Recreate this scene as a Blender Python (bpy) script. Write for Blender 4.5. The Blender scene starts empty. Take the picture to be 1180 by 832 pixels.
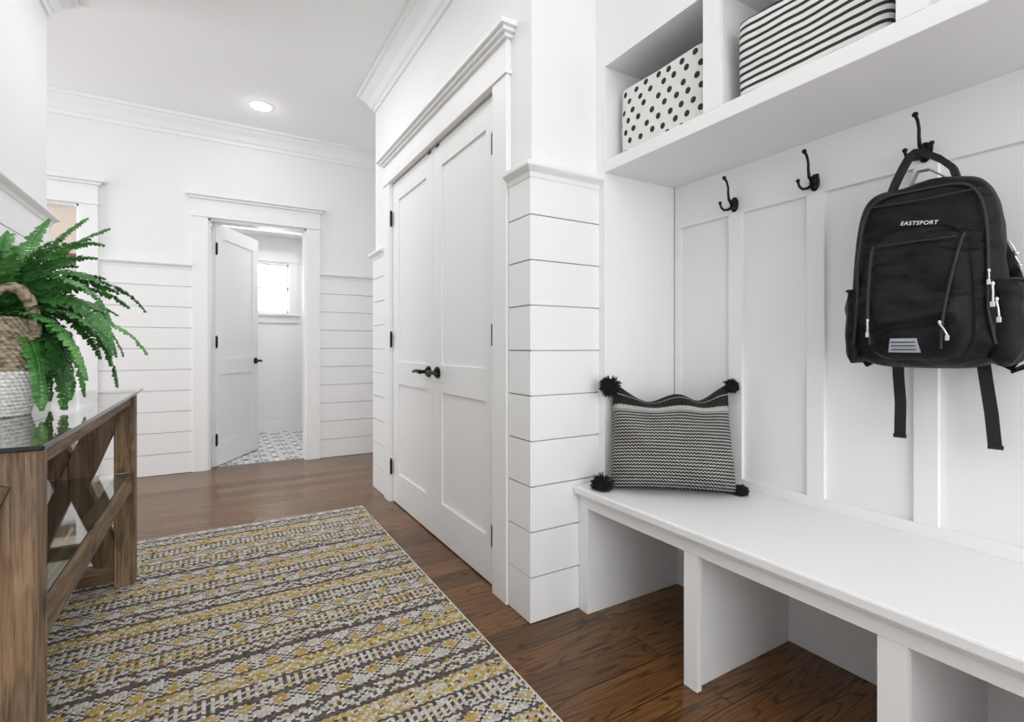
import bpy, bmesh, math, random
from mathutils import Vector, Matrix, noise
PI=math.pi
random.seed(7)
S=bpy.context.scene
COL=S.collection
S.view_settings.view_transform='Standard'
S.view_settings.look='None'

# ---------------------------------------------------------------- node helpers
class NT:
    def __init__(s,name):
        s.m=bpy.data.materials.new(name); s.m.use_nodes=True
        s.nt=s.m.node_tree; s.n=s.nt.nodes; s.b=s.n['Principled BSDF']
    def l(s,a,b): s.nt.links.new(a,b)
    def new(s,t,**k):
        nd=s.n.new(t)
        for q,v in k.items(): setattr(nd,q,v)
        return nd
    def m_(s,op,*a,clamp=False):
        nd=s.new('ShaderNodeMath',operation=op,use_clamp=clamp)
        for i,v in enumerate(a):
            if isinstance(v,(int,float)): nd.inputs[i].default_value=v
            else: s.l(v,nd.inputs[i])
        return nd.outputs[0]
    def coord(s,kind='Object'):
        return s.new('ShaderNodeTexCoord').outputs[kind]
    def mapping(s,src,scale=(1,1,1),loc=(0,0,0)):
        nd=s.new('ShaderNodeMapping'); nd.inputs['Scale'].default_value=scale; nd.inputs['Location'].default_value=loc
        s.l(src,nd.inputs['Vector']); return nd.outputs[0]
    def sep(s,src):
        nd=s.new('ShaderNodeSeparateXYZ'); s.l(src,nd.inputs[0]); return nd.outputs
    def comb(s,x,y,z=0.0):
        nd=s.new('ShaderNodeCombineXYZ')
        for i,v in enumerate((x,y,z)):
            if isinstance(v,(int,float)): nd.inputs[i].default_value=v
            else: s.l(v,nd.inputs[i])
        return nd.outputs[0]
    def noise(s,src,scale=5,detail=3,rough=.5,dist=0):
        nd=s.new('ShaderNodeTexNoise'); nd.inputs['Scale'].default_value=scale; nd.inputs['Detail'].default_value=detail
        nd.inputs['Roughness'].default_value=rough; nd.inputs['Distortion'].default_value=dist
        if src is not None: s.l(src,nd.inputs['Vector'])
        return nd.outputs['Fac']
    def ramp(s,fac,stops,interp='LINEAR'):
        nd=s.new('ShaderNodeValToRGB'); cr=nd.color_ramp; cr.interpolation=interp
        while len(cr.elements)<len(stops): cr.elements.new(0.5)
        for e,(p,c) in zip(cr.elements,stops):
            e.position=p; e.color=(c,c,c,1) if isinstance(c,(int,float)) else (*c,1)
        s.l(fac,nd.inputs[0]); return nd.outputs[0]
    def mix(s,fac,a,b,mode='MIX'):
        nd=s.new('ShaderNodeMix',data_type='RGBA',blend_type=mode)
        for sock,v in ((nd.inputs[0],fac),(nd.inputs[6],a),(nd.inputs[7],b)):
            if isinstance(v,(int,float)): sock.default_value=v
            elif isinstance(v,tuple): sock.default_value=(*v,1)
            else: s.l(v,sock)
        return nd.outputs[2]
    def bump(s,h,strength=.3,dist=.01):
        nd=s.new('ShaderNodeBump'); nd.inputs['Strength'].default_value=strength; nd.inputs['Distance'].default_value=dist
        s.l(h,nd.inputs['Height']); s.l(nd.outputs[0],s.b.inputs['Normal'])
    def col(s,c):
        if isinstance(c,tuple): s.b.inputs['Base Color'].default_value=(*c,1)
        else: s.l(c,s.b.inputs['Base Color'])
    def set(s,**k):
        for q,v in k.items():
            s.b.inputs[q.replace('_',' ')].default_value=v
def simple(name,c,rough=.5,metal=0,var=.04,scale=20,bs=.05,bd=.002,**k):
    t=NT(name); co=t.coord(); f=t.noise(co,scale,3)
    c2=tuple(max(0,q*(1-var*2)) for q in c)
    t.col(t.mix(f,c2,c)); t.set(Roughness=rough,Metallic=metal,**k)
    if bs: t.bump(t.noise(co,scale*8,2),bs,bd)
    return t.m
WHITE=simple('white_paint',(.85,.853,.857),.42,var=.008,scale=2,bs=.02)
WALL=simple('wall_paint',(.835,.842,.848),.6,var=.008,scale=2,bs=.03)
CEIL=simple('ceiling_paint',(.89,.895,.90),.8,var=.008,scale=2,bs=.03)
BATHW=simple('bath_wall_paint',(.83,.83,.835),.7,var=.01)
BEIGE=simple('beige_wall_paint',(.62,.55,.47),.7,var=.01)
BROWNW=simple('brown_wood_trim',(.16,.10,.065),.5,var=.1)
BLACKM=simple('black_metal',(.012,.011,.011),.38,.7,var=.1,bs=.03)
CHROME=simple('silver_metal',(.70,.70,.72),.35,.7,bs=0)
NYLON_=NT('black_nylon'); co=NYLON_.coord()
w=NYLON_.sep(NYLON_.mapping(co,(900,900,900)))
h=NYLON_.m_('MULTIPLY',NYLON_.m_('SINE',NYLON_.m_('ADD',w[0],w[1])),NYLON_.m_('SINE',w[2]))
NYLON_.col(NYLON_.mix(NYLON_.noise(co,14,3),(.0014,.0014,.0025),(.004,.004,.006))); NYLON_.set(Roughness=.50,**{'Specular_IOR_Level':.24})
h2=NYLON_.m_('ADD',NYLON_.m_('MULTIPLY',h,.015),NYLON_.m_('ADD',NYLON_.noise(NYLON_.mapping(co,(7,7,13)),1,2,.4,1.2),NYLON_.m_('MULTIPLY',NYLON_.noise(co,22,2),.10)))
NYLON_.bump(h2,.85,.030); NYLON=NYLON_.m
WEB=simple('webbing',(.006,.006,.008),.7,scale=300,bs=.4)
ZIP=simple('zipper_tape',(.016,.016,.020),.5,scale=300,bs=.5)
GREYR=simple('reflective_grey',(.42,.45,.50),.45,.2,scale=60)
PADBLUE=simple('pale_blue_lining',(.36,.42,.48),.8)
INK=simple('white_ink',(.72,.72,.72),.6,bs=0)

# floor wood
def wood_floor():
    t=NT('oak_floor'); co=t.coord()
    br=t.new('ShaderNodeTexBrick'); br.offset=.37; br.offset_frequency=2
    br.inputs['Scale'].default_value=1; br.inputs['Brick Width'].default_value=1.25; br.inputs['Row Height'].default_value=.128
    br.inputs['Mortar Size'].default_value=.0014; br.inputs['Mortar Smooth'].default_value=.1; br.inputs['Bias'].default_value=0
    br.inputs['Color1'].default_value=(0,0,0,1); br.inputs['Color2'].default_value=(1,1,1,1); br.inputs['Mortar'].default_value=(.5,.5,.5,1)
    t.l(co,br.inputs['Vector'])
    rnd=t.sep(br.outputs['Color'])[0]
    p=t.sep(co)
    gx=t.m_('ADD',t.m_('MULTIPLY',p[0],1.3),t.m_('MULTIPLY',rnd,37.0))
    gy=t.m_('ADD',t.m_('MULTIPLY',p[1],14.0),t.m_('MULTIPLY',rnd,11.0))
    v=t.comb(gx,gy,rnd)
    big=t.noise(v,.75,2,.5)
    iso=t.m_('FRACT',t.m_('MULTIPLY',big,19.0)); iso=t.m_('ABSOLUTE',t.m_('SUBTRACT',iso,.5))
    fine=t.noise(t.comb(t.m_('MULTIPLY',gx,4),t.m_('MULTIPLY',gy,18),0.0),1,4,.65)
    mid=t.noise(v,1.6,3,.5)
    base=t.ramp(rnd,[(0,(.075,.031,.009)),(.25,(.185,.083,.026)),(.5,(.105,.044,.013)),(.75,(.250,.118,.039)),(1,(.140,.061,.019))])
    c=t.mix(t.m_('MULTIPLY',mid,.40),base,(.25,.120,.040))
    c=t.mix(t.m_('MULTIPLY',t.ramp(iso,[(.0,1.0),(.20,0.0)]),.72),c,(.020,.008,.003))
    c=t.mix(t.m_('MULTIPLY',t.ramp(fine,[(.38,1.0),(.56,0.0)]),.5),c,(.020,.008,.003))
    c=t.mix(br.outputs['Fac'],c,(.003,.0015,.001))
    t.col(c); t.l(t.ramp(fine,[(.3,.25),(.8,.13)]),t.b.inputs['Roughness']); 
    hh=t.m_('SUBTRACT',t.m_('MULTIPLY',fine,.08),br.outputs['Fac'])
    t.bump(hh,.22,.003); t.set(**{'Specular_IOR_Level':.40})
    return t.m
FLOOR=wood_floor()
def table_wood(name,ax,dk=1.0):
    t=NT(name); co=t.coord()
    def sc(a,b): return tuple(b if i==ax else a for i in range(3))
    def q(*c): return tuple(x*dk for x in c)
    g=t.noise(t.mapping(co,sc(20,2.6)),1,5,.62,1.6); k=t.noise(co,6,4)
    f=t.noise(t.mapping(co,sc(120,6)),1,4,.65)
    c=t.ramp(g,[(.25,q(.070,.035,.015)),(.42,q(.165,.094,.043)),(.58,q(.29,.180,.092)),(.78,q(.42,.285,.165))])
    c=t.mix(t.m_('MULTIPLY',t.ramp(k,[(.42,0.),(.60,1.)]),.42),c,q(.17,.130,.095)); c=t.mix(t.m_('MULTIPLY',t.ramp(f,[(.36,1.),(.54,0.)]),.68),c,(.036,.018,.009))
    vo=t.new('ShaderNodeTexVoronoi'); vo.inputs['Scale'].default_value=1; t.l(t.mapping(co,sc(11,5.2)),vo.inputs['Vector'])
    c=t.mix(t.m_('MULTIPLY',t.ramp(vo.outputs['Distance'],[(.08,1.),(.24,0.)]),.9),c,(.016,.008,.004))
    t.col(c); t.set(Roughness=.6); t.bump(t.m_('ADD',f,t.m_('MULTIPLY',g,.6)),.7,.005); return t.m
TWOOD=table_wood('rustic_wood_upright',2); TWOODY=table_wood('rustic_wood_rail',1,.9); TWOODX=table_wood('rustic_wood_cross',0,.70); TWOODB=table_wood('rustic_wood_brace',2,.60)
t=NT('clear_glass'); t.col((.90,.96,.94)); t.set(Roughness=.02,IOR=1.52,**{'Transmission_Weight':1.0}); GLASS=t.m
t=NT('window_glass'); t.col((1,1,1)); t.set(Roughness=.0,IOR=1.02,**{'Transmission_Weight':1.0}); WGLASS=t.m
t=NT('lamp_lens'); t.col((1,1,1)); t.b.inputs['Emission Color'].default_value=(1,.97,.92,1); t.b.inputs['Emission Strength'].default_value=22; LENS=t.m
# rug
def rug_mat():
    t=NT('woven_rug'); p=t.sep(t.coord()); M=t.m_
    sx=M('DIVIDE',M('ADD',p[0],20.0),.0108); c=M('FLOOR',sx); fx=M('FRACT',sx)
    tri=M('ABSOLUTE',M('SUBTRACT',M('MULTIPLY',M('FRACT',M('MULTIPLY',sx,.5)),2.0),1.0))
    yy=M('ADD',M('DIVIDE',M('ADD',p[1],20.0),.0085),M('MULTIPLY',tri,.60)); row=M('FLOOR',yy); fy=M('FRACT',yy)
    wn=t.new('ShaderNodeTexWhiteNoise',noise_dimensions='2D'); t.l(t.comb(c,row),wn.inputs['Vector'])
    rr=t.sep(wn.outputs['Color']); r1,r2,r3=rr[0],rr[1],rr[2]
    tt=M('FRACT',M('DIVIDE',row,96.0))
    P1=M('PINGPONG',c,4.0); P2=M('PINGPONG',row,4.0)
    dia=M('LESS_THAN',M('ABSOLUTE',M('SUBTRACT',P1,P2)),.5)
    cen=M('GREATER_THAN',M('ADD',P1,M('SUBTRACT',4.0,P2)),5.5)
    dot=M('MULTIPLY',M('LESS_THAN',M('MODULO',c,2.0),.5),M('LESS_THAN',M('MODULO',row,3.0),1.5))
    chv=M('LESS_THAN',M('MODULO',M('ADD',P1,row),4.0),1.5)
    def s(*a): return t.ramp(tt,list(a),'CONSTANT')
    line=s((0,.95),(.011,.02),(.105,.92),(.126,.03),(.20,.92),(.211,.02),(.30,.92),(.311,.02),(.405,.95),(.43,.04),(.49,.92),(.501,.02),(.60,.92),(.611,.02),(.70,.95),(.716,.03),(.80,.92),(.811,.02),(.90,.95),(.92,.04))
    wdia=s((0,0.),(.011,.90),(.105,0.),(.311,.90),(.405,0.),(.611,.90),(.70,0.))
    wdot=s((0,0.),(.126,.82),(.20,0.),(.501,.75),(.60,0.),(.716,.82),(.80,0.))
    wchv=s((0,0.),(.211,.12),(.30,0.),(.43,.62),(.49,0.),(.811,.12),(.90,0.),(.92,.62))
    gold=s((0,.03),(.126,.14),(.211,.16),(.30,.03),(.43,.12),(.501,.22),(.60,.03),(.716,.14),(.811,.16),(.90,.10))
    gcen=s((0,0.),(.011,.95),(.105,0.),(.311,.95),(.405,0.),(.611,.95),(.70,0.))
    gchv=s((0,0.),(.211,.90),(.30,0.),(.501,.40),(.60,0.),(.811,.90),(.90,0.))
    patch=t.ramp(t.noise(t.mapping(t.coord(),(3,7,1)),1,2),[(.34,.50),(.50,1.1)])
    gold=M('MULTIPLY',M('ADD',M('ADD',gold,M('MULTIPLY',cen,gcen)),M('MULTIPLY',M('SUBTRACT',1.0,chv),gchv)),patch)
    dark=M('ADD',M('ADD',line,M('MULTIPLY',dia,wdia)),M('ADD',M('MULTIPLY',dot,wdot),M('MULTIPLY',chv,wchv)))
    isd=M('LESS_THAN',r1,dark); isg=M('LESS_THAN',r2,gold)
    light=t.mix(r3,(.66,.62,.57),(1.0,.96,.88))
    cc=t.mix(isg,light,t.mix(r3,(.56,.36,.055),(.84,.60,.17)))
    cc=t.mix(isd,cc,t.mix(r3,(.035,.026,.026),(.165,.13,.12)))
    hgt=M('MULTIPLY',M('SUBTRACT',1.0,M('ABSOLUTE',M('SUBTRACT',M('MULTIPLY',fy,2.0),1.0))),M('SUBTRACT',1.0,M('POWER',M('ABSOLUTE',M('SUBTRACT',M('MULTIPLY',fx,2.0),1.0)),3.0)))
    cc=t.mix(M('MULTIPLY',M('SUBTRACT',1.0,M('MINIMUM',M('MULTIPLY',hgt,3.5),1.0)),.42),cc,(.19,.155,.125))
    fz=t.noise(t.mapping(t.coord(),(500,500,500)),1,2); cc=t.mix(M('MULTIPLY',fz,.14),cc,(.36,.33,.29))
    t.col(cc); t.set(Roughness=.95); t.bump(hgt,.9,.007); return t.m
RUG=rug_mat()
CREAM=simple('cream_binding',(.72,.68,.60),.9,scale=200,bs=.4)
# pillow
def pillow_mat():
    t=NT('striped_pillow_knit'); p=t.sep(t.coord('UV')); M=t.m_
    zig=M('MULTIPLY',M('SINE',M('MULTIPLY',p[0],2*PI*38)),.0052)
    v=M('ADD',p[1],zig); f=M('FRACT',M('MULTIPLY',v,34.0))
    st=M('LESS_THAN',f,.60)
    topb=M('GREATER_THAN',v,.79)
    dk=M('MAXIMUM',st,topb)
    w1=M('MULTIPLY',M('GREATER_THAN',v,.742),M('LESS_THAN',v,.79)); dk=M('MULTIPLY',dk,M('SUBTRACT',1.0,w1))
    v2=M('ADD',p[1],M('MULTIPLY',M('SINE',M('MULTIPLY',p[0],2*PI*3)),.006))
    w2=M('MULTIPLY',M('GREATER_THAN',v2,.895),M('LESS_THAN',v2,.904)); dk=M('MULTIPLY',dk,M('SUBTRACT',1.0,w2))
    nz=t.noise(t.coord(),120,2)
    t.col(t.mix(dk,t.mix(nz,(.55,.53,.50),(.82,.80,.76)),t.mix(nz,(.006,.006,.006),(.03,.028,.03)))); t.set(Roughness=.97)
    t.bump(M('ADD',M('SINE',M('MULTIPLY',v,34*2*PI)),M('MULTIPLY',M('SINE',M('MULTIPLY',p[0],2*PI*76)),.6)),.8,.005); return t.m
PILLOW=pillow_mat()
YARN=simple('black_yarn',(.010,.010,.010),.95)
def dots_mat():
    t=NT('polka_dot_canvas'); p=t.sep(t.coord('UV')); M=t.m_
    vv=M('DIVIDE',p[1],.037); row=M('FLOOR',vv); fv=M('SUBTRACT',M('FRACT',vv),.5)
    uu=M('ADD',M('DIVIDE',p[0],.055),M('MULTIPLY',M('MODULO',row,2.0),.5)); c=M('FLOOR',uu); fu=M('SUBTRACT',M('FRACT',uu),.5)
    wn=t.new('ShaderNodeTexWhiteNoise',noise_dimensions='2D'); t.l(t.comb(c,row),wn.inputs['Vector']); r=t.sep(wn.outputs['Color'])
    du=M('MULTIPLY',M('ADD',fu,M('MULTIPLY',M('SUBTRACT',r[0],.5),.3)),.055); dv=M('MULTIPLY',M('ADD',fv,M('MULTIPLY',M('SUBTRACT',r[1],.5),.25)),.037)
    d=M('SQRT',M('ADD',M('MULTIPLY',du,du),M('MULTIPLY',dv,dv)))
    t.col(t.mix(M('LESS_THAN',d,.0108),(.78,.77,.75),(.025,.025,.025))); t.set(Roughness=.85)
    t.bump(M('ADD',M('MULTIPLY',t.noise(t.coord(),400,2),.08),t.noise(t.coord(),11,3,.5,.8)),.8,.018); return t.m
def stripe_mat():
    t=NT('striped_canvas'); p=t.sep(t.coord('UV')); M=t.m_
    f=M('FRACT',M('DIVIDE',M('ADD',p[1],M('MULTIPLY',t.noise(t.coord(),8,2),.008)),.0215))
    t.col(t.mix(M('LESS_THAN',f,.42),(.78,.77,.75),(.025,.025,.027))); t.set(Roughness=.85)
    t.bump(M('ADD',M('MULTIPLY',t.noise(t.coord(),400,2),.08),t.noise(t.coord(),11,3,.5,.8)),.8,.018); return t.m
DOTS=dots_mat(); STRIPES=stripe_mat()
LINING=simple('white_lining',(.7,.7,.69),.9)
def tile_mat():
    t=NT('patterned_tile'); p=t.sep(t.coord()); M=t.m_
    s=.24
    fx=M('SUBTRACT',M('FRACT',M('DIVIDE',p[0],s)),.5); fy=M('SUBTRACT',M('FRACT',M('DIVIDE',p[1],s)),.5)
    d=M('SQRT',M('ADD',M('MULTIPLY',fx,fx),M('MULTIPLY',fy,fy))); an=M('ARCTAN2',fy,fx)
    pet=M('LESS_THAN',d,M('ADD',.24,M('MULTIPLY',M('COSINE',M('MULTIPLY',an,8.0)),.10)))
    inner=M('LESS_THAN',d,.09)
    ax=M('ABSOLUTE',fx); ay=M('ABSOLUTE',fy)
    corner=M('GREATER_THAN',M('ADD',ax,ay),.80); ring=M('MULTIPLY',M('GREATER_THAN',d,.39),M('LESS_THAN',d,.43))
    k=M('MAXIMUM',M('MAXIMUM',M('SUBTRACT',pet,inner),corner),ring)
    t.col(t.mix(k,(.78,.78,.78),(.16,.165,.18))); t.set(Roughness=.5); return t.m
TILE=tile_mat()
def leaf_mat():
    t=NT('fern_leaf'); oi=t.new('ShaderNodeObjectInfo'); f=t.noise(t.coord(),16,2)
    c=t.mix(oi.outputs['Random'],(.016,.100,.020),(.070,.250,.050)); c=t.mix(t.m_('MULTIPLY',t.ramp(f,[(.4,0.),(.7,1.)]),.5),c,(.17,.40,.11))
    t.col(c); t.set(Roughness=.42)
    return t.m
LEAF=leaf_mat(); SOIL=simple('dark_soil',(.03,.02,.014),.95,scale=60,bs=.8)
def basket_mat(name,a,b):
    t=NT(name); co=t.coord(); n=t.noise(t.mapping(co,(60,60,120)),1,3)
    t.col(t.mix(t.ramp(n,[(.32,0.),(.60,1.)]),a,b)); t.set(Roughness=.85); t.bump(n,.6,.005); return t.m
SEAGRASS=basket_mat('seagrass',(.14,.105,.066),(.46,.385,.275)); WHITEROPE=basket_mat('white_rope',(.58,.57,.55),(.88,.87,.85))

# ---------------------------------------------------------------- mesh helpers
def tag(o,label,cat,group=None,kind=None):
    o['label']=label; o['category']=cat
    if group: o['group']=group
    if kind: o['kind']=kind
    return o
def empty(name,loc,label,cat,rz=0,group=None):
    o=bpy.data.objects.new(name,None); COL.objects.link(o); o.location=loc; o.rotation_euler=(0,0,rz); o.empty_display_size=.05
    tag(o,label,cat,group); return o
class MB:
    def __init__(s): s.bm=bmesh.new(); s.uv=s.bm.loops.layers.uv.new('UVMap')
    def box(s,x0,x1,y0,y1,z0,z1):
        if x0>x1:x0,x1=x1,x0
        if y0>y1:y0,y1=y1,y0
        v=[s.bm.verts.new((x,y,z)) for z in (z0,z1) for y in (y0,y1) for x in (x0,x1)]
        for q in ((0,2,3,1),(4,5,7,6),(0,1,5,4),(2,6,7,3),(0,4,6,2),(1,3,7,5)):
            s.bm.faces.new([v[i] for i in q])
        return s
    def bar(s,a,b,w,h,up=(0,0,1)):
        a=Vector(a);b=Vector(b);d=(b-a).normalized();up=Vector(up)
        sd=d.cross(up).normalized(); u=sd.cross(d).normalized()
        vs=[]
        for p in (a,b):
            for (i,j) in ((-1,-1),(1,-1),(1,1),(-1,1)): vs.append(s.bm.verts.new(p+sd*i*w/2+u*j*h/2))
        for i in range(4): s.bm.faces.new([vs[i],vs[(i+1)%4],vs[4+(i+1)%4],vs[4+i]])
        s.bm.faces.new(vs[3::-1]); s.bm.faces.new(vs[4:]); return s
    def loft(s,rings,cap0=True,cap1=True,closed=True,uvs=None):
        R=[[s.bm.verts.new(p) for p in r] for r in rings]; n=len(R[0])
        U=[0.0]
        big=max(rings,key=lambda r:sum((Vector(r[i])-Vector(r[i-1])).length for i in range(len(r))))
        for i in range(n): U.append(U[-1]+(Vector(big[(i+1)%n])-Vector(big[i])).length)
        for k in range(len(R)-1):
            for i in range(n if closed else n-1):
                j=(i+1)%n
                f=s.bm.faces.new([R[k][i],R[k][j],R[k+1][j],R[k+1][i]])
                zs=(R[k][i].co.z,R[k][j].co.z,R[k+1][j].co.z,R[k+1][i].co.z)
                for lp,(a,b) in zip(f.loops,((U[i],zs[0]),(U[i+1],zs[1]),(U[i+1],zs[2]),(U[i],zs[3]))): lp[s.uv].uv=(a,b)
        if cap0: s.bm.faces.new(R[0][::-1])
        if cap1: s.bm.faces.new(R[-1])
        return s
    def tube(s,pts,r,seg=10,flat=1.0):
        pts=[Vector(p) for p in pts]; rs=r if isinstance(r,(list,tuple)) else [r]*len(pts)
        rings=[];ref=None
        for i,p in enumerate(pts):
            d=(pts[min(i+1,len(pts)-1)]-pts[max(i-1,0)]).normalized()
            if ref is None:
                ref=Vector((0,0,1)) if abs(d.z)<.9 else Vector((1,0,0))
            n=(ref-d*ref.dot(d)).normalized(); ref=n; b=d.cross(n)
            rings.append([p+(n*math.cos(2*PI*k/seg)+b*math.sin(2*PI*k/seg)*flat)*rs[i] for k in range(seg)])
        return s.loft(rings)
    def ribbon(s,pts,w,th,wdir):
        pts=[Vector(p) for p in pts]; wd=Vector(wdir).normalized(); rings=[]
        for i,p in enumerate(pts):
            d=(pts[min(i+1,len(pts)-1)]-pts[max(i-1,0)]).normalized()
            n=d.cross(wd).normalized(); ww=(wd-d*wd.dot(d)).normalized()
            rings.append([p+ww*a*w/2+n*b*th/2 for a,b in ((-1,-1),(1,-1),(1,1),(-1,1))])
        return s.loft(rings)
    def lathe(s,prof,c=(0,0,0),seg=32,mod=None,cap=True):
        rings=[]
        for k,(r,z) in enumerate(prof):
            rings.append([(c[0]+(r+(mod(k,i,seg) if mod else 0))*math.cos(2*PI*i/seg),c[1]+(r+(mod(k,i,seg) if mod else 0))*math.sin(2*PI*i/seg),c[2]+z) for i in range(seg)])
        return s.loft(rings,cap0=cap,cap1=cap)
    def cyl(s,a,b,r,seg=20): return s.tube([a,b],r,seg)
    def ball(s,c,r,seg=14,sc=(1,1,1)):
        rings=[]
        for k in range(1,seg):
            ph=-PI/2+PI*k/seg
            rings.append([(c[0]+sc[0]*r*math.cos(ph)*math.cos(2*PI*i/seg),c[1]+sc[1]*r*math.cos(ph)*math.sin(2*PI*i/seg),c[2]+sc[2]*r*math.sin(ph)) for i in range(seg)])
        return s.loft(rings)
    def sweep(s,path,prof,side=1):
        P=[Vector((x,y,0)) for x,y in path]; rings=[]
        for i,p in enumerate(P):
            def nrm(a,b):
                d=(b-a).normalized(); return Vector((-d.y,d.x,0))*side
            if i==0: m=nrm(P[0],P[1])
            elif i==len(P)-1: m=nrm(P[-2],P[-1])
            else:
                n1=nrm(P[i-1],p);n2=nrm(p,P[i+1]); m=(n1+n2); m=m/m.dot(n1)
            rings.append([p+m*o+Vector((0,0,z)) for o,z in prof])
        return s.loft(rings)
    def build(s,name,mat,parent=None,smooth=False,bevel=0,world=False,sub=0,boxuv=False,angle=None):
        bmesh.ops.recalc_face_normals(s.bm,faces=s.bm.faces)
        if world and parent is not None:
            inv=(Matrix.Translation(parent.location)@parent.rotation_euler.to_matrix().to_4x4()).inverted()
            s.bm.transform(inv)
        me=bpy.data.meshes.new(name); s.bm.to_mesh(me); s.bm.free(); me.materials.append(mat)
        if smooth:
            me.polygons.foreach_set('use_smooth',[True]*len(me.polygons))
            try: me.set_sharp_from_angle(angle=angle or math.radians(50))
            except Exception: pass
        o=bpy.data.objects.new(name,me); COL.objects.link(o)
        if parent is not None: o.parent=parent
        if bevel:
            b=o.modifiers.new('bevel','BEVEL'); b.width=bevel; b.segments=2; b.limit_method='ANGLE'
        if sub:
            b=o.modifiers.new('sub','SUBSURF'); b.levels=sub; b.render_levels=sub
        return o
def struct(mb,name,mat,label,cat,**k):
    return tag(mb.build(name,mat,**k),label,cat,kind='structure')
def srect(w,d,n,cnt,cx=0,cy=0,z=0,e=2.0):
    out=[]
    for i in range(cnt):
        a=2*PI*i/cnt; c=math.cos(a); s_=math.sin(a)
        out.append((cx+w*math.copysign(abs(c)**(2/n),c),cy+d*math.copysign(abs(s_)**(2/n),s_),z))
    return out

# ---------------------------------------------------------------- dimensions
CH=2.83; XL=-.73; XC=.995; YB=4.78; XR=1.70; YP=1.54; YLE=3.39; YCE=3.60
BW=.1645; RT=10*BW
m=MB(); m.box(-3.4,2.6,-2.2,4.86,-.06,0); m.box(-3.4,-.25,4.86,8,-.06,0)
struct(m,'floor',FLOOR,'dark stained oak plank floor of the hall','floor')
m=MB(); m.box(-.25,1.15,4.86,6.7,-.06,0)
struct(m,'floor',TILE,'black and white patterned tile floor beyond the far open door','floor')
m=MB(); m.box(-3.4,2.6,-2.2,8,CH,CH+.08)
struct(m,'ceiling',CEIL,'flat white ceiling over the hall','ceiling')
m=MB(); m.box(XL-.12,XL,-2.2,YLE,0,CH); struct(m,'wall_left',WALL,'white wall behind the console table','wall')
m=MB()
for a,b in ((-3.4,-1.62),(-.85,-.043),(.705,2.6)): m.box(a,b,YB,YB+.12,0,CH)
m.box(-1.62,-.85,YB,YB+.12,2.07,CH); m.box(-.043,.705,YB,YB+.12,2.05,CH)
struct(m,'wall_back',WALL,'white far wall with two doorways','wall')
m=MB(); m.box(XR,XR+.12,-2.2,YP,0,CH); struct(m,'wall_right',WALL,'white wall behind the coat hooks and bench','wall')
m=MB(); m.box(XC,XR+.12,YP,YP+.1,0,CH); struct(m,'wall_middle',WALL,'narrow white wall end between closet and bench','wall')
m=MB(); m.box(XC,XC+.11,YP+.1,1.80,0,CH); m.box(XC,XC+.11,3.20,YCE,0,CH); m.box(XC,XC+.11,1.80,3.20,2.06,CH)
m.box(XC+.11,2.6,YCE-.1,YCE,0,CH)
struct(m,'wall_closet',WALL,'white wall around the closet double doors','wall')
m=MB(); m.box(-.37,-.25,4.9,6.7,0,CH); m.box(1.05,1.15,4.9,6.7,0,CH)
wx0,wx1,wz0,wz1=.38,.77,1.41,1.99
m.box(-.25,wx0,6.55,6.67,0,CH); m.box(wx1,1.05,6.55,6.67,0,CH); m.box(wx0,wx1,6.55,6.67,0,wz0); m.box(wx0,wx1,6.55,6.67,wz1,CH)
m.box(-.25,1.05,6.25,6.55,2.3,CH)
struct(m,'wall_bathroom',BATHW,'pale grey walls of the room beyond the far door','wall')
m=MB(); m.box(-3.4,-.37,7.2,7.3,0,CH); struct(m,'wall_far_room',BEIGE,'beige wall seen through the left doorway','wall')
m=MB(); m.box(-3.3,-.37,7.185,7.2,.0,1.90); struct(m,'trim_18',WALL,'pale panelling seen through the left doorway','wall panelling')
m=MB(); m.box(-3.3,-.37,7.15,7.2,1.90,2.02); struct(m,'trim_19',BROWNW,'brown wooden strip seen through the left doorway','trim')
def shiplap(name,segs,label,z0=0):
    m=MB()
    for k in range(10):
        for (x0,x1,y0,y1) in segs: m.box(x0,x1,y0,y1,k*BW+.003,(k+1)*BW-.002)
    struct(m,name,WHITE,label,'shiplap')
shiplap('trim_1',[(-.745,-.153,YB-.015,YB),(.815,2.5,YB-.015,YB)],'white shiplap boards on the far wall either side of the door')
shiplap('trim_2',[(XC-.015,XC,YP-.015,1.68),(XC,1.30,YP-.015,YP)],'white shiplap boards wrapping the wall end beside the bench')
shiplap('trim_3',[(XC-.015,XC,3.32,YCE+.015)],'narrow white shiplap strip beyond the closet doors')
shiplap('trim_4',[(XL,XL+.015,-2.0,YLE)],'white shiplap boards on the wall behind the fern')
RP=[(-.015,RT-.03),(.018,RT-.03),(.022,RT-.012),(.040,RT),(.045,RT+.005),(.045,RT+.02),(-.015,RT+.02)]
def rail(name,path,side,label):
    m=MB(); m.sweep(path,RP,side); struct(m,name,WHITE,label,'trim',bevel=.002)
rail('trim_5',[(-.745,YB),(-.153,YB)],-1,'white cap rail on the far wall left of the door')
rail('trim_6',[(.815,YB),(2.5,YB)],-1,'white cap rail on the far wall right of the door')
rail('trim_7',[(XC,1.68),(XC,YP),(1.30,YP)],-1,'white cap rail wrapping the wall end beside the bench')
rail('trim_8',[(XC,3.32),(XC,YCE),(1.6,YCE)],1,'short white cap rail beyond the closet doors')
rail('trim_9',[(XL,-2.0),(XL,YLE),(-.85,YLE)],-1,'white cap rail on the wall above the fern')
CP=[(0,CH-.15),(.012,CH-.15),(.016,CH-.125),(.03,CH-.115),(.05,CH-.075),(.08,CH-.045),(.088,CH-.03),(.105,CH-.026),(.11,CH-.001),(0,CH-.001)]
def crown(name,path,side,label):
    m=MB(); m.sweep(path,CP,side); struct(m,name,WHITE,label,'crown molding')
crown('trim_10',[(-3.3,YB),(2.5,YB)],-1,'white crown molding across the far wall')
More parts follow.
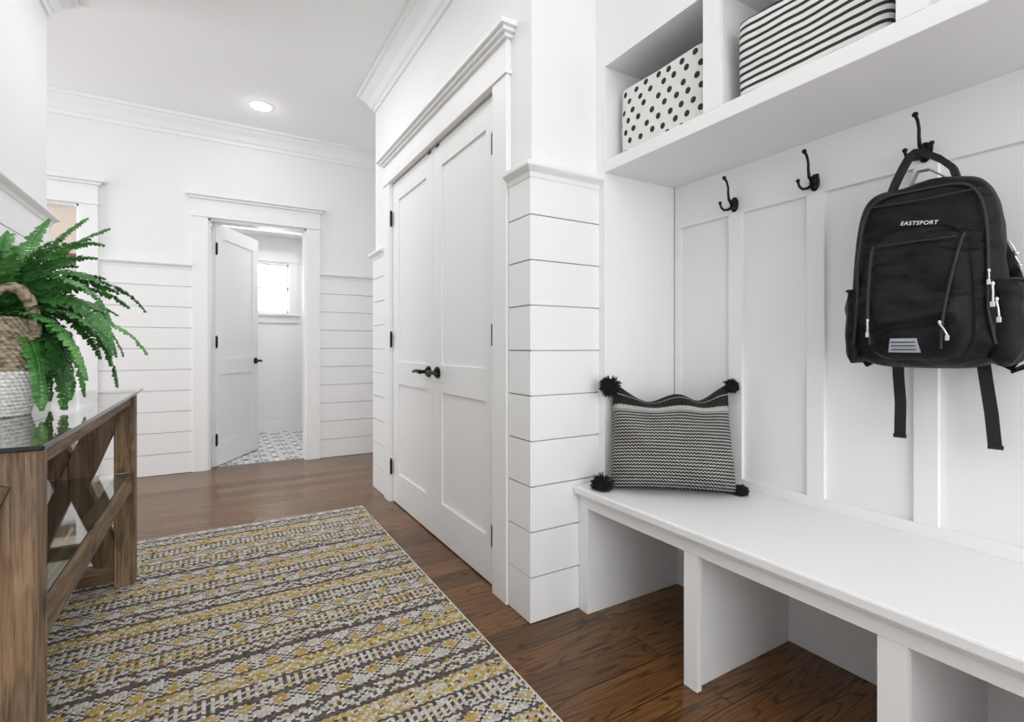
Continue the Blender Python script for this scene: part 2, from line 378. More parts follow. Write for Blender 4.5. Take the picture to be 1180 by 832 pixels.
crown('trim_11',[(XR,YP),(XC,YP),(XC,YCE),(2.5,YCE)],1,'white crown molding above the closet doors')
crown('trim_12',[(XL,-2.0),(XL,YLE),(-.85,YLE)],-1,'white crown molding on the left wall')
def casing_y(name,x0,x1,top,y,label,w=.11):
    m=MB(); t=.028
    m.box(x0-w,x0,y-t,y,0,top); m.box(x1,x1+w,y-t,y,0,top)
    m.box(x0-w-.008,x1+w+.008,y-t-.008,y,top,top+.018)
    m.box(x0-w,x1+w,y-t,y,top+.018,top+.145)
    m.box(x0-w-.02,x1+w+.02,y-t-.02,y,top+.145,top+.165); m.box(x0-w-.045,x1+w+.045,y-t-.045,y,top+.165,top+.19)
    m.box(x0-.001,x0+.018,y,y+.12,0,top); m.box(x1-.018,x1+.001,y,y+.12,0,top); m.box(x0,x1,y,y+.12,top-.018,top+.001)
    struct(m,name,WHITE,label,'door casing',bevel=.002)
casing_y('trim_13',-.043,.705,2.05,YB,'white casing with capped header around the far open door')
casing_y('trim_14',-1.62,-.85,2.05,YB,'white casing with capped header around the left doorway')
m=MB(); xf=.972; y0,y1=1.80,3.20; w=.115; top=2.06
m.box(xf,XC,y0-w,y0,0,top); m.box(xf,XC,y1,y1+w,0,top)
m.box(xf-.008,XC,y0-w-.008,y1+w+.008,top,top+.018); m.box(xf,XC,y0-w,y1+w,top+.018,top+.135)
m.box(xf-.015,XC,y0-w-.015,y1+w+.015,top+.135,top+.15); m.box(xf-.03,XC,y0-w-.03,y1+w+.03,top+.15,top+.165); m.box(xf-.045,XC,y0-w-.045,y1+w+.045,top+.165,top+.185)
m.box(XC+.045,XC+.06,y0,y1,0,top)
struct(m,'trim_15',WHITE,'white casing with stepped header around the closet double doors','door casing',bevel=.002)

# ---------------------------------------------------------------- doors
def leaf_mesh(w,h):
    m=MB(); st=.105; T=.036; g=.010
    m.box(0,w,-T+g,-g,.0,h)
    for (a,b) in ((-T,-T+g),(-g,0)):
        m.box(0,st,a,b,0,h); m.box(w-st,w,a,b,0,h)
        for z0,z1 in [(0,.19),(.76,.90),(h-.12,h)]: m.box(st,w-st,a,b,z0,z1)
    return m
def hardware(o,w,h,faces,hy,catch=False):
    for z in (.22,h/2+.02,h-.22):
        m=MB()
        m.cyl((-.003,hy,z-.045),(-.003,hy,z+.045),.0075,12); m.ball((-.003,hy,z+.048),.006,8); m.ball((-.003,hy,z-.048),.006,8)
        m.box(-.003,.012,hy-.004,hy+.004,z-.044,z+.044)
        m.build('hinge',BLACKM,o,smooth=True)
    for s_ in faces:
        yb=-.036 if s_<0 else 0
        m=MB(); x=w-.06; z=.86
        m.cyl((x,yb,z),(x,yb+s_*.010,z),.030,24); m.cyl((x,yb+s_*.01,z),(x,yb+s_*.018,z),.022,24); m.cyl((x,yb,z),(x,yb+s_*.055,z),.010,14)
        m.tube([(x+.008,yb+s_*.055,z),(x-.02,yb+s_*.057,z+.002),(x-.06,yb+s_*.056,z+.004),(x-.10,yb+s_*.055,z-.003),(x-.115,yb+s_*.05,z-.006)],[.012,.011,.009,.008,.006],12)
        m.build('lever_handle',BLACKM,o,smooth=True)
        if catch:
            m=MB(); a=yb+s_*.002; m.box(w-.075,w-.035,yb-s_*.012,a,h-.010,h+.002); m.cyl((w-.055,yb-s_*.010,h),(w-.055,yb-s_*.010,h+.005),.006,10)
            m.build('catch',BLACKM,o)
def leaf(name,w,h,label,loc,rz,faces,hy,catch=False):
    o=leaf_mesh(w,h).build(name,WHITE); o.location=loc; o.rotation_euler=(0,0,rz); tag(o,label,'door',kind='structure'); hardware(o,w,h,faces,hy,catch); return o
leaf('door_1',.735,2.03,'white two panel door standing ajar in the far wall',(-.02,4.862,.008),math.radians(61),(-1,1),-.042)
leaf('door_2',.696,2.043,'far leaf of the white closet double doors',(1.035,3.198,.008),-PI/2,(-1,),-.050,True)
leaf('door_3',.696,2.043,'near leaf of the white closet double doors',(.999,1.802,.008),PI/2,(1,),.020,True)
# ---------------------------------------------------------------- bathroom window
m=MB(); yw=6.55
m.box(wx0-.09,wx0,yw-.02,yw,wz0-.01,wz1+.02); m.box(wx1,wx1+.09,yw-.02,yw,wz0-.01,wz1+.02); m.box(wx0-.10,wx1+.10,yw-.03,yw,wz1+.02,wz1+.14)
m.box(wx0-.11,wx1+.11,yw-.05,yw,wz0-.035,wz0-.01); m.box(wx0-.09,wx1+.09,yw-.018,yw,wz0-.12,wz0-.035)
o=struct(m,'window_1',WHITE,'small white framed window in the far room','window')
m=MB(); 
for a,b,c,d in ((wx0,wx0+.018,wz0,wz1),(wx1-.018,wx1,wz0,wz1),(wx0,wx1,wz0,wz0+.02),(wx0,wx1,wz1-.018,wz1),(wx0,wx1,(wz0+wz1)/2-.010,(wz0+wz1)/2+.010)): m.box(a,b,yw+.04,yw+.075,c,d)
m.box((wx0+wx1)/2-.006,(wx0+wx1)/2+.006,yw+.045,yw+.07,wz0,wz1)
m.build('window_sash',WHITE,o)
m=MB(); m.box(wx0,wx1,yw+.055,yw+.059,wz0,wz1); m.build('pane',WGLASS,o)
m=MB(); m.box(-.25,1.05,6.535,6.55,0,.12); struct(m,'baseboard_back',WHITE,'white baseboard in the far room','baseboard')

# ---------------------------------------------------------------- wall panelling behind the hooks
m=MB(); bt=.016; ye=1.485
BY=[1.198,.905,.61,.315,.02,-.275]
m.box(XR-bt,XR,-.9,ye,1.50,1.675); m.box(XR-bt,XR,-.9,ye,.475,.510)
for y in BY: m.box(XR-bt,XR,y-.028,y+.028,.510,1.50)
m.box(XR-bt,XR,ye-.03,ye,.510,1.50)
struct(m,'trim_16',WHITE,'white board and batten panelling above the bench','wall panelling',bevel=.0012)
m=MB(); m.box(1.30,XR,1.49,YP,.476,CH-.15); struct(m,'trim_17',WHITE,'tall white side panel closing the left end of the hook alcove','side panel',bevel=.0015)

# ---------------------------------------------------------------- bench
BX=1.20; XE=XR-.001
be=empty('bench',(1.45,.5,0),'long white built-in bench with open cubbies beneath','bench')
DIV=[(.977,1.024),(.465,.518),(-.047,.006),(-.56,-.507)]
m=MB(); m.box(1.172,XE,-.9,1.524,.445,.475); m.build('seat',WHITE,be,bevel=.006,world=True)
m=MB(); m.box(BX,BX+.02,-.9,1.472,.395,.445); m.box(1.19,BX,-.9,1.5,.432,.445); m.build('apron',WHITE,be,bevel=.0015,world=True)
m=MB(); m.box(BX,XE,1.472,1.523,0,.445); m.build('end_panel',WHITE,be,world=True,bevel=.0015)
for a,b in DIV:
    m=MB(); m.box(BX,BX+.02,a,b,0,.395); m.box(BX+.02,XE-.015,a+.015,b-.015,0,.445); m.build('divider',WHITE,be,world=True)
m=MB(); m.box(XE-.015,XE,-.9,1.472,0,.445); m.build('back_panel',WHITE,be,world=True)
# ---------------------------------------------------------------- upper cubby cabinet
SX=1.30
cu=empty('wall_cubby_cabinet',(1.5,.5,1.675),'white built-in cabinet of open cubbies above the coat hooks','cabinet')
m=MB(); m.box(SX,XE,-.9,1.49,1.675,1.722); m.build('bottom_shelf',WHITE,cu,world=True,bevel=.002)
m=MB(); m.box(SX,XE,-.9,1.49,2.085,2.12); m.box(SX,SX+.02,-.9,1.49,2.12,CH-.15); m.build('top_panel',WHITE,cu,world=True)
for a,b in ((.979,1.036),(.468,.525),(-.043,.014),(-.56,-.503)):
    m=MB(); m.box(SX,SX+.02,a,b,1.722,2.085); m.box(SX+.02,XE,a+.015,b-.015,1.722,2.085); m.build('divider',WHITE,cu,world=True)
m=MB(); m.box(XE-.012,XE,-.9,1.49,1.722,2.085); m.build('back_panel',WHITE,cu,world=True)

# ---------------------------------------------------------------- bins
def bin_(y0,y1,h,mat,label):
    cy=(y0+y1)/2; w=(y1-y0)/2; dX=.165; cx=1.345+dX
    e=empty('storage_bin',(cx,cy,1.7225),label,'bin')
    rings=[]
    def ring(z,s,wob=0):
        out=[]
        for (x,y,_) in srect(dX*s,w*s,14,96):
            q=noise.noise(Vector((x*9+cy*9,y*9,z*9))); q2=noise.noise(Vector((x*20+cy*5,y*20,z*10)))
            out.append((x+q*wob+q2*wob*.5,y+q*wob*.6,z+ (q*.012+q2*.004 -.005*(1-(y/w)**2)if z>h*.9 else 0)))
        return out
    for i in range(17):
        t_=i/16; rings.append(ring(t_*h,.965+.01*math.sin(PI*t_)+.008*t_,.003+.010*t_))
    rings.append(ring(h+.004,.968,.013))
    m=MB(); m.loft(rings,cap0=True,cap1=False); rings2=[ring(h+.004,.968,.013),ring(h,.948,.013),ring(h*.5,.94,.006),ring(.008,.93,0)]
    m.build('bin_body',mat,e,smooth=True)
    m=MB(); m.loft(rings2,cap0=False,cap1=True); m.build('lining',LINING,e,smooth=True)
    return e
bin_(1.066,1.468,.257,DOTS,'white fabric storage bin with black polka dots in the corner cubby')
bin_(.550,.962,.243,STRIPES,'black and white striped fabric storage bin in a high cubby')

# ---------------------------------------------------------------- coat hooks
def hook(label):
    e=empty('coat_hook',(0,0,0),label,'hook',-PI/2,'coat hooks on the panelled wall')
    m=MB(); m.ball((0,-.004,0),.028,16,(.60,.28,1)); m.ball((0,-.012,0),.011,12); m.build('back_plate',BLACKM,e,smooth=True)
    m=MB(); m.tube([(0,-.008,.0),(0,-.022,.002),(0,-.036,.014),(0,-.040,.036),(0,-.040,.058),(0,-.048,.078),(0,-.060,.088)],[.0065,.0055,.005,.0042,.004,.004,.0045],12); m.ball((0,-.063,.090),.0075,12)
    m.build('upper_prong',BLACKM,e,smooth=True)
    for s_ in (-1,1):
        m=MB(); m.tube([(0,-.010,-.005),(s_*.012,-.022,-.018),(s_*.022,-.034,-.020),(s_*.028,-.042,-.010),(s_*.030,-.046,.004)],[.0055,.005,.0045,.004,.004],12); m.ball((s_*.030,-.046,.007),.0065,12)
        m.build('lower_prong',BLACKM,e,smooth=True)
    return e
h0=hook('black double coat hook nearest the corner, second from the backpack')
HZ=1.535
def copy_tree(o):
    c=o.copy(); COL.objects.link(c)
    for ch in o.children:
        d=ch.copy(); COL.objects.link(d); d.parent=c
    return c
h1=copy_tree(h0); h2=copy_tree(h0)
for hk,y in ((h0,1.198),(h1,.905),(h2,.61)): hk.location=(XR-bt,y,HZ)
h1['label']='empty black double coat hook directly left of the backpack'
h2['label']='black double coat hook that the black backpack hangs from'

# ---------------------------------------------------------------- backpack
bp=empty('backpack',(1.645,.575,.947),'black school backpack with silver zipper pulls hanging on a coat hook','backpack',-PI/2+math.radians(8))
H=.474
def bprof(z):
    h=min(max(z/H,0),1)
    rx=.158*(1-.12*h)*(.97+.04*math.sin(PI*min(1,h*1.15)))*max(1e-4,1-h**15)**.30*max(1e-4,1-(1-h)**18)**.28
    ry=(.092-.014*h)*max(1e-4,1-h**14)**.40*max(1e-4,1-(1-h)**14)**.32
    return rx,ry
def bfront(x,z):
    rx,ry=bprof(z); q=min(.999,abs(x)/rx)
    return -(.094-.012*z/H)-ry*(1-q**4)**(1/4)
m=MB(); rings=[]
N=56
for k in range(N+1):
    z=H*(.5-.5*math.cos(PI*k/N)); z=min(max(z,.0012),H-.0012)
    rx,ry=bprof(z); cy=-(.094-.012*z/H)
    r=[]
    for (x,y,_) in srect(rx,ry,4,110,0,cy):
        q=noise.noise(Vector((x*9,y*9,z*8)))*.012+noise.noise(Vector((x*15+3,y*16,z*24)))*.0045
        dz=-.014*(abs(x)/.14)**3*(z/H)**6 + .014*noise.noise(Vector((x*11,1,3)))*(z/H)**4
        r.append((x*(1+q*3),y+q*1.2,z+dz+q*.4))
    rings.append(r)
m.loft(rings); m.build('body',NYLON,bp,smooth=True,angle=3)
PH0,PH1=.018,.350
def pfront(x,z,ex=0):
    h=(z-PH0)/(PH1-PH0); h=min(max(h,0.001),.999)
    rx=(.112-.016*h)*(1-h**10)**.35*(1-(1-h)**10)**.3
    q=min(.999,abs(x)/max(rx,1e-3)); b=bfront(0,z)
    return rx, b-(.032*(1-h**3*.6)*(1-h**12)**.4*(1-(1-h)**8)**.4)*(1-q**4)**(1/4)
m=MB(); rings=[]
for k in range(41):
    h=.5-.5*math.cos(PI*k/40); z=PH0+(PH1-PH0)*min(max(h,.002),.998); rx,_=pfront(0,z); r=[]
    for i in range(57):
        a=-1+2*i/56; a=math.sin(a*PI/2); x=a*rx; _,y=pfront(x*.999,z)
        q=noise.noise(Vector((x*14+4,z*11,2)))*.009+noise.noise(Vector((x*18,z*26,7)))*.0035
        r.append((x,y+q+.012*(abs(a)**10),z))
    for i in range(57):
        a=1-2*i/56; r.append((a*rx*.97,bfront(0,z)+.03,z))
    rings.append(r)
m.loft(rings); m.build('front_pocket',NYLON,bp,smooth=True,angle=3)
def strip(fn,pts,w,mat,name,off=.002,parent=bp,seg=8):
    m=MB(); P=[(x,fn(x,z)-off,z) for x,z in pts]
    m.tube(P,w,seg); return m.build(name,mat,parent,smooth=True)
arch=[]
for k in range(41):
    a=PI*k/40; arch.append((-.126*math.copysign(abs(math.cos(a))**.34,math.cos(a)),.14+.30*math.sin(a)**.48))
arch=[(-.138,.06),(-.132,.1)]+arch+[(.132,.1),(.138,.06)]
strip(bfront,arch,.0036,ZIP,'main_zipper',.004)
pf=lambda x,z: pfront(x,z)[1]
strip(pf,[(-.088-.004*math.sin(k/20*PI),.06+.25*k/20) for k in range(21)],.0032,ZIP,'pocket_zipper',.0055)
strip(pf,[(.052+.036*(k/20)**1.5,.05+.265*k/20) for k in range(21)],.0032,ZIP,'pocket_zipper',.0055)
strip(pf,[(-.078+.155*k/20,.308) for k in range(21)],.0022,ZIP,'piping',.0055)
strip(bfront,[(-.112+.224*k/24,.418-.006*math.sin(PI*k/24)) for k in range(25)],.0022,ZIP,'piping',.006)
def pull(x,z,fn,parent=bp,L=.03,tilt=0,s=1):
    y=fn(x,z)-.011; s*=.82; m=MB(); m.ball((x,y,z),.005*s,8,(.8,.7,1.1)); m.tube([(x,y-.002,z-.003),(x+tilt*.5+.001,y-.004,z-L*.5),(x+tilt,y-.002,z-L)],[.0024*s,.002*s,.0026*s],8)
    m.box(x+tilt-.004*s,x+tilt+.004*s,y-.005,y-.001,z-L-.012,z-L); m.build('zipper_pull',CHROME,parent,smooth=True,bevel=.0008)
pull(-.090,.120,pf); pull(.052,.110,pf,tilt=.014,s=1.1); 
pull(.134,.195,bfront,L=.040,s=1.3); pull(.140,.160,bfront,L=.040,tilt=.004,s=1.25); pull(.128,.225,bfront,L=.02)
m=MB(); m.tube([(.150,-.095,.30),(.158,-.10,.285),(.162,-.09,.27),(.156,-.075,.275),(.160,-.07,.26),(.166,-.065,.245)],.0022,8); m.ball((.163,-.088,.268),.006,8); m.ball((.166,-.065,.243),.005,8); m.build('cord',CHROME,bp,smooth=True)
m=MB(); rings=[]; PX=-.018
for k in range(7):
    z=.040+.034*k/6; ww=.031-.006*(k/6); rings.append([(PX+ww*(-1+2*i/8),pf(PX+ww*(-1+2*i/8),z)-.009,z) for i in range(9)]+[(PX+ww*(1-2*i/8),pf(PX,z)+.004,z) for i in range(9)])
m.loft(rings); pt=m.build('reflective_patch',GREYR,bp); pt['label']='grey reflective patch'
m=MB()
for k in range(3):
    z=.047+.009*k; m.tube([(PX+.024*(-1+2*i/8),pf(PX+.024*(-1+2*i/8),z)-.0095,z) for i in range(9)],.0011,6)
m.build('patch_line',NYLON,pt)
cv=bpy.data.curves.new('lettering','FONT'); cv.body='EASTSPORT'; cv.size=.0134; cv.extrude=.0006; cv.shear=.22; cv.align_x='CENTER'; cv.offset=.0001; cv.space_character=1.10
to=bpy.data.objects.new('tmp_text',cv); COL.objects.link(to); bpy.context.view_layer.update()
me=bpy.data.meshes.new_from_object(to.evaluated_get(bpy.context.evaluated_depsgraph_get())); bpy.data.objects.remove(to)
me.materials.clear(); me.materials.append(INK)
for v in me.vertices:
    x,y,z=v.co; zz=.350+y-.14*x; v.co=(x*.96+.004,bfront(x,zz)-.0115-z,zz)
lt=bpy.data.objects.new('lettering',me); COL.objects.link(lt); lt.parent=bp
for s_ in (-1,1):
    m=MB(); rings=[]; B=1.15 if s_>0 else .62
    for k in range(21):
        h=k/20; z=.010+.195*h; rr=(.038*B)*max(.02,(1-(1-h)**6))**.5*(1-.30*h**3)
        rings.append([(s_*(.146)+x+noise.noise(Vector((x*30,y*30,z*25)))*.008,y,z) for x,y,_ in srect(rr,.066*(1-.1*h),2.8,40,0,-.094)])
    m.loft(rings); m.build('side_pocket',NYLON,bp,smooth=True)
    m=MB(); m.tube([(s_*.146+x,y,.205) for x,y,_ in srect(.028*B,.060,2.8,36,0,-.094)]+[(s_*.146+.028*B,-.094,.205)],.003,8); m.build('pocket_binding',WEB,bp,smooth=True)
    m=MB(); P=[(s_*.05,-.010,.405),(s_*.09,-.004,.36),(s_*.125,-.004,.27),(s_*.150,-.008,.18),(s_*.158,-.014,.10),(s_*.145,-.022,.04),(s_*.125,-.022,.01)]
    m.ribbon(P,.055,.012,(1,0,.25*s_)); m.build('shoulder_strap',NYLON,bp,smooth=True,bevel=.003,sub=1)
m=MB(); m.ribbon([(-.073,-.03,.05),(-.074,-.022,-.02),(-.070,-.018,-.10),(-.072,-.016,-.19)],.026,.0022,(1,0,0)); m.box(-.086,-.058,-.022,-.012,-.195,-.185); m.build('webbing_strap',WEB,bp)
m=MB(); m.ribbon([(.095,-.03,.05),(.103,-.024,-.03),(.112,-.020,-.11),(.118,-.018,-.19)],.026,.0022,(1,-.0,.05)); m.box(.105,.133,-.022,-.012,-.197,-.187); m.build('webbing_strap',WEB,bp)
m=MB(); m.ribbon([(.15,-.06,.075),(.172,-.05,.045),(.178,-.035,.012),(.15,-.03,-.004)],.034,.005,(0,1,.2)); m.build('strap_wing',NYLON,bp)
m=MB(); m.ribbon([(.150,-.150,.14),(.178,-.10,.135),(.183,-.06,.12)],.02,.003,(0,0,1)); m.build('compression_strap',WEB,bp)
# top grab loop through hook
m=MB(); m.ribbon([(-.080,-.075,.450),(-.070,-.070,.485),(-.056,-.060,.525),(-.043,-.054,.554),(-.030,-.050,.566),(-.012,-.054,.560),(.024,-.062,.530),(.050,-.072,.498),(.062,-.078,.455)],.026,.014,(0,1,0)); m.build('grab_loop',WEB,bp,smooth=True)
m=MB(); m.ribbon([(-.060,-.022,.43),(-.052,-.012,.48),(-.034,-.010,.525),(-.010,-.010,.525),(.030,-.012,.49),(.044,-.022,.43)],.02,.003,(0,1,0)); m.box(-.044,.030,-.012,-.008,.43,.495); x=m.build('loop_lining',PADBLUE,bp,smooth=True); x['label']='pale blue lining'

# ---------------------------------------------------------------- pillow
PLX,PLY=1.432,1.275
pl=empty('throw_pillow',(PLX,PLY,.477),'black and cream striped pillow with corner tassels on the bench','pillow')
dirx=Vector((.33,-.285,0)).normalized(); nb=Vector((.66,.75,0)).normalized()
lean=math.radians(14); upv=(Vector((0,0,1))*math.cos(lean)+nb*math.sin(lean)); nrm=dirx.cross(upv).normalized()
if nrm.dot(nb)>0: nrm=-nrm
W=.222; 
def pw(u,v,s_):
    a=2*u-1;b=2*v-1
    pin=1-.05*(1-b*b)**1; pinv=1-.04*(1-a*a)
    x=a*W*pin; y=b*.195*pinv
    sag=.050*(1-a*a)**.8*max(0,b)**3
    ear=.010*abs(a)**4*max(0,b)**3
    y=y-sag+ear
    y+=.014*math.sin(a*6.6+1.2)*max(0,b)**2*(1-a**4)
    x+= .010*math.sin(b*3+1)*(1-abs(a))
    x*=1-.04*max(0,b)
    th=.112*((1-a**4)*(1-b**4))**.5*(1-.38*max(0,b))*(1+.22*max(0,-b))
    th*=1+.30*noise.noise(Vector((a*2.4,b*2.4,s_)))
    off=s_*th
    if b>.10: off+=.044*math.sin(a*4.6+.6)*(b-.10)*(1-abs(a)**6)+.020*math.sin(a*10)*(b-.10)*(1-abs(a)**6)
    return x,y,off
n=56; m=MB()
grids={}
for s_ in (1,-1):
    G={}
    for i in range(n+1):
        for j in range(n+1):
            if s_==-1 and (i in(0,n) or j in(0,n)): G[i,j]=grids[1][i,j]; continue
            x,y,o_=pw(i/n,j/n,s_); p=dirx*x+upv*(y+.195)+nrm*o_
            p.z=max(p.z,.001); p.y=min(p.y,1.485-PLY)
            G[i,j]=m.bm.verts.new(p)
    grids[s_]=G
    for i in range(n):
        for j in range(n):
            f=m.bm.faces.new([G[i,j],G[i+1,j],G[i+1,j+1],G[i,j+1]])
            for lp,(a,b) in zip(f.loops,((i,j),(i+1,j),(i+1,j+1),(i,j+1))): lp[m.uv].uv=(a/n,b/n)
m.build('cushion',PILLOW,pl,smooth=True,angle=3)
for (u,v) in ((0,1),(1,1),(0,0),(1,0)):
    big=1.08 if u==0 else .68
    x,y,o_=pw(u,v,1); c=dirx*x+upv*(y+.195); outd=(dirx*(1 if u else -1)*.9-Vector((0,0,1))*.35-nb*.35).normalized()
    c=c+outd*.014*big
    if u==0 and v==1: c=c-nb*.045
    if u==0 and v==0: c=c-dirx*.012-nb*.02
    c.y=min(c.y,1.445-PLY)
    if not v: c.z=max(c.z,.026*big)
    m=MB(); m.ball(c,.018*big,10)
    for k in range(620):
        d=Vector((random.gauss(0,1),random.gauss(0,1),random.gauss(0,1))).normalized()+outd*.55
        d.normalize(); L=random.uniform(.026,.042)*big; p1=c+d*L*.6; p2=c+d*L+Vector((random.uniform(-.006,.006),random.uniform(-.006,.006),-random.uniform(.002,.014))); 
        for q in (p1,p2): q.z=max(q.z,.002); q.y=min(q.y,1.487-PLY)
        m.tube([c,p1,p2],[.0017,.0017,.0013],4)
    m.build('tassel',YARN,pl)

# ---------------------------------------------------------------- rug
RX0,RX1,RY0,RY1=-.66,.79,.62,3.175
rg=empty('area_rug',((RX0+RX1)/2,(RY0+RY1)/2,0),'cream, gold and black woven area rug on the oak floor','rug')
m=MB(); m.box(RX0,RX1,RY0,RY1,.0005,.011); m.build('pile',RUG,rg,world=True,bevel=.004)
m=MB(); 
for a,b in (((RX0,RY0),(RX0,RY1)),((RX0,RY1),(RX1,RY1)),((RX1,RY1),(RX1,RY0)),((RX1,RY0),(RX0,RY0))): m.tube([(a[0],a[1],.006),(b[0],b[1],.006)],.0052,8)
m.build('binding',CREAM,rg,world=True,smooth=True)

# ---------------------------------------------------------------- console table
ct=empty('console_table',(-.5,1.97,.011),'rustic wood console table with glass top and X shaped ends','table')
TX0,TX1,TY0,TY1=-.695,-.285,1.26,2.67; TL=.07; TH=.81
for x in (TX0,TX1-TL):
    for y in (TY0,TY1-TL):
        m=MB(); m.box(x,x+TL,y,y+TL,.0115,TH-.001); m.build('leg',TWOOD,ct,world=True,bevel=.004)
for x in (TX0+.015,TX1-TL+.015):
    m=MB(); m.box(x,x+.04,TY0+TL,TY1-TL,TH-.05,TH-.001); m.build('top_rail',TWOODY,ct,world=True,bevel=.003)
    m=MB(); m.box(x-.005,x+.045,TY0+TL,TY1-TL,.405,.475); m.build('shelf_rail',TWOODY,ct,world=True,bevel=.003)
for y in (TY0,TY1-TL):
    yc=y+TL/2
    m=MB(); m.box(TX0+TL,TX1-TL,yc-.02,yc+.02,TH-.05,TH-.001); m.build('top_rail',TWOODX,ct,world=True,bevel=.003)
    m=MB(); m.box(TX0+TL,TX1-TL,yc-.025,yc+.025,.03,.10); m.build('bottom_rail',TWOODX,ct,world=True,bevel=.003)
    m=MB(); m.bar((TX0+TL+.01,yc-.012,.095),(TX1-TL-.01,yc-.012,TH-.05),.095,.07,(0,1,0)); m.build('cross_brace',TWOODB,ct,world=True,bevel=.003)
    m=MB(); m.bar((TX1-TL-.01,yc+.012,.095),(TX0+TL+.01,yc+.012,TH-.05),.095,.07,(0,1,0)); m.build('cross_brace',TWOODB,ct,world=True,bevel=.003)
m=MB(); m.box(-.72,-.268,TY0-.03,TY1+.05,TH,TH+.010); m.build('glass_top',GLASS,ct,world=True,bevel=.002)
m=MB(); m.box(TX0+.01,TX1-.02,TY0+TL+.005,TY1-TL-.005,.4755,.4815); m.build('glass_shelf',GLASS,ct,world=True)

# ---------------------------------------------------------------- fern in basket
BC=(-.53,1.82,TH+.0105)
fe=empty('potted_fern',BC,'leafy green fern in a two-tone woven basket on the console table','plant')
def coil(z0,z1,name,mat,rf,parent,ch=.0145,nw=36):
    rows=int(round((z1-z0)/ch)); prof=[];step=(z1-z0)/rows
    for k in range(rows):
        for a in range(5):
            z=z0+step*(k+a/5); prof.append((rf(z)+.0038*math.sin(PI*(a+.5)/5),z))
    prof.append((rf(z1),z1))
    m=MB(); m.lathe(prof,seg=324,mod=lambda k,i,s_: .0028*math.sin(2*PI*(i/s_)*nw+(k//5)*PI+ (k%5)*.5))
    return m.build(name,mat,parent,smooth=True,angle=3)
rf=lambda z: .098+.030*math.sin(min(1,max(0,z/.27))*PI*.85)
ba=coil(0,.118,'basket_base',WHITEROPE,rf,fe,.0098,60)
bb=coil(.118,.258,'basket_rim',SEAGRASS,rf,fe,.0105,54)
m=MB(); m.lathe([(.10,.235),(.06,.262),(.01,.268)]); m.build('soil',SOIL,fe,smooth=True)
for az in (-48,132):
    a=math.radians(az); ta=Vector((-math.sin(a),math.cos(a),0)); ra=Vector((math.cos(a),math.sin(a),0)); r0=rf(.24)+.006
    P=[]
    for k in range(25):
        t_=PI*k/24; P.append(ra*(r0+.016*math.sin(t_))+ta*(.058*math.cos(t_))+Vector((0,0,.205+.125*math.sin(t_))))
    m=MB()
    for ph in (0,PI*2/3,PI*4/3):
        Q=[p+ra*.007*math.cos(ph+i*.8)+Vector((0,0,.005*math.sin(ph+i*.8)))+ta*.005*math.sin(ph+i*.8) for i,p in enumerate(P)]
        m.tube(Q,.0085,8)
    m.build('basket_handle',SEAGRASS,bb,smooth=True)
def frond(az,el,L,droop,ll=.039,r0=.03):
    a=math.radians(az); e=math.radians(el)
    d=Vector((math.cos(a)*math.cos(e),math.sin(a)*math.cos(e),math.sin(e)))
    p=Vector((math.cos(a)*r0,math.sin(a)*r0,.25)); n=int(L/.0105); st=L/n; pts=[p.copy()]; ds=[d.copy()]
    sw=random.uniform(-1.4,1.4)
    for k in range(n):
        d=d+Vector((0,0,-droop*st*(0.5+1.6*k/n)*2.2)); d=(d+Vector((-d.y,d.x,0))*sw*st).normalized()
        p=p+d*st
        if BC[0]+p.x<XL+.06: p.x=XL+.06-BC[0]
        if p.z<.012: p.z=.012 if BC[0]+p.x<-.26 else p.z
        pts.append(p.copy()); ds.append(d.copy())
    m=MB(); m.tube(pts,[.0017*(1-.6*k/n) for k in range(n+1)],4)
    tw=random.uniform(-.5,.5); ll*=random.uniform(.85,1.15)
    for k in range(3,n+1):
        t_=k/n; dd=ds[k]; sd=dd.cross(Vector((0,0,1)))
        if sd.length<.05: sd=Vector((1,0,0))
        sd.normalize(); nn=sd.cross(dd).normalized()
        sd,nn=(sd*math.cos(tw)+nn*math.sin(tw)),(nn*math.cos(tw)-sd*math.sin(tw))
        le=ll*(math.sin(PI*min(1,(.10+.87*t_)))**.6)*(1.10-.42*t_)
        for s_ in (-1,1):
            j=random.uniform(.85,1.12); q=(sd*s_*.93+dd*random.uniform(.15,.45)-nn*random.uniform(-.10,.30)).normalized()
            wv=dd-q*dd.dot(q); wv.normalize(); wv=(wv+nn*random.uniform(-.3,.3)).normalized(); w_=.0064
            b0=pts[k]; c1=b0+q*le*j*.45+nn*.002; c2=b0+q*le*j*.82-nn*.001; tp=b0+q*le*j-nn*.004
            V=[m.bm.verts.new(v) for v in (b0-wv*w_*.6,b0+wv*w_*.6,c1-wv*w_,c1+wv*w_,c2-wv*w_*.75,c2+wv*w_*.75,tp)]
            m.bm.faces.new((V[0],V[1],V[3],V[2])); m.bm.faces.new((V[2],V[3],V[5],V[4])); m.bm.faces.new((V[4],V[5],V[6]))
    return m.build('frond',LEAF,fe)
for k in range(26):
    frond(random.uniform(-36,85),random.uniform(20,60),random.uniform(.30,.43),random.uniform(1.5,3.2))
for k in range(20):
    frond(random.uniform(-32,95),random.uniform(0,45),random.uniform(.24,.38),random.uniform(3.0,6.0))
for k in range(16):
    frond(random.uniform(-40,100),random.uniform(50,85),random.uniform(.24,.36),random.uniform(1.4,3.0))
for az,el,L in ((10,66,.36),(30,60,.38),(-12,62,.33),(48,70,.34)):
    frond(az,el,L,.7)
for k in range(18):
    frond(random.uniform(100,325),random.uniform(50,85),random.uniform(.20,.30),random.uniform(1.5,3.0))

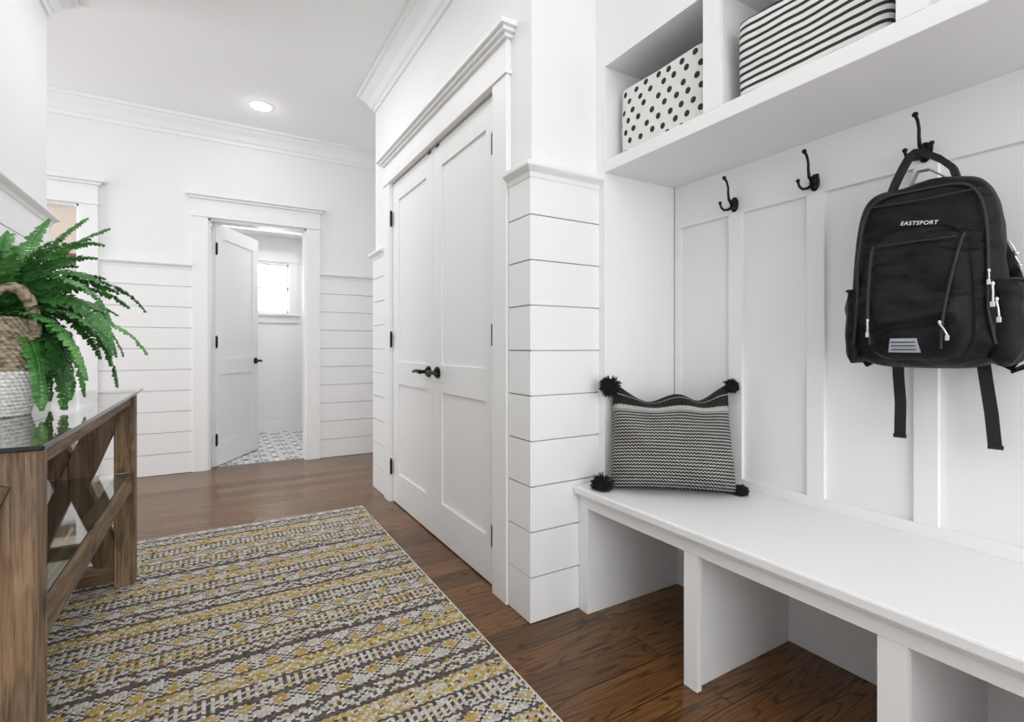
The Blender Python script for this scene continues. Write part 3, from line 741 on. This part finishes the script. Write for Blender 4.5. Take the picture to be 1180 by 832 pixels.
# ---------------------------------------------------------------- ceiling light
LX,LY=.306,4.249
cl=empty('ceiling_light',(LX,LY,CH),'round recessed ceiling light glowing near the far wall','light')
m=MB(); m.lathe([(.070,-.0005),(.070,-.006),(.092,-.004),(.096,-.0005)],seg=48,cap=False); m.build('trim_ring',WHITE,cl,smooth=True)
m=MB(); m.lathe([(.069,-.0075),(.069,-.001)],seg=48); m.build('lens',LENS,cl)
# ---------------------------------------------------------------- lights
def area(loc,rot,sx,sy,p,col=(1,1,1)):
    l=bpy.data.lights.new('area','AREA'); l.shape='RECTANGLE'; l.size=sx; l.size_y=sy; l.energy=p; l.color=col
    o=bpy.data.objects.new('area_lamp',l); COL.objects.link(o); o.location=loc; o.rotation_euler=rot; return o
R=math.radians
area((.4,-1.9,1.5),(R(90),0,0),2.2,2.2,46,(.985,.992,1))  # window-like fill light added behind the camera, no window modelled there
area((-2.9,4.1,1.5),(R(90),0,R(-90)),1.2,2.2,36,(.985,.992,1))  # side fill added out of view for the far wall, stands in for window light
area((.15,.9,2.80),(0,0,0),.9,1.6,8,(1,.985,.965))  # ceiling fill added out of view to light the lockers, no fixture there
area((.1,2.9,2.80),(0,0,0),.8,1.2,11,(1,.985,.965))  # extra hall fill added at the ceiling, lamp only without a fixture
area((.4,5.7,2.75),(0,0,0),.8,.8,14,(1,.99,.97))
area((.575,7.1,1.75),(R(90),0,R(180)),1.2,1.4,45)
area((-1.8,6.2,2.75),(0,0,0),1.5,1.2,18,(1,.97,.93))
l=bpy.data.lights.new('downlight','POINT'); l.energy=.30; l.shadow_soft_size=.05; l.color=(1,.97,.92)
o=bpy.data.objects.new('downlight_lamp',l); COL.objects.link(o); o.location=(LX,LY,CH-.08)
wd=bpy.data.worlds.new('world'); S.world=wd; wd.use_nodes=True
bg=wd.node_tree.nodes['Background']; bg.inputs[0].default_value=(.97,.98,1,1); bg.inputs[1].default_value=1.28
# ---------------------------------------------------------------- camera
cd=bpy.data.cameras.new('camera'); cam=bpy.data.objects.new('camera',cd); COL.objects.link(cam)
cam.location=(0,0,1.0); cam.rotation_euler=(PI/2,0,-math.radians(30.64)); cd.sensor_width=36; cd.lens=579*36/1180; cd.shift_y=-16/1180; cd.clip_start=.02
S.camera=cam
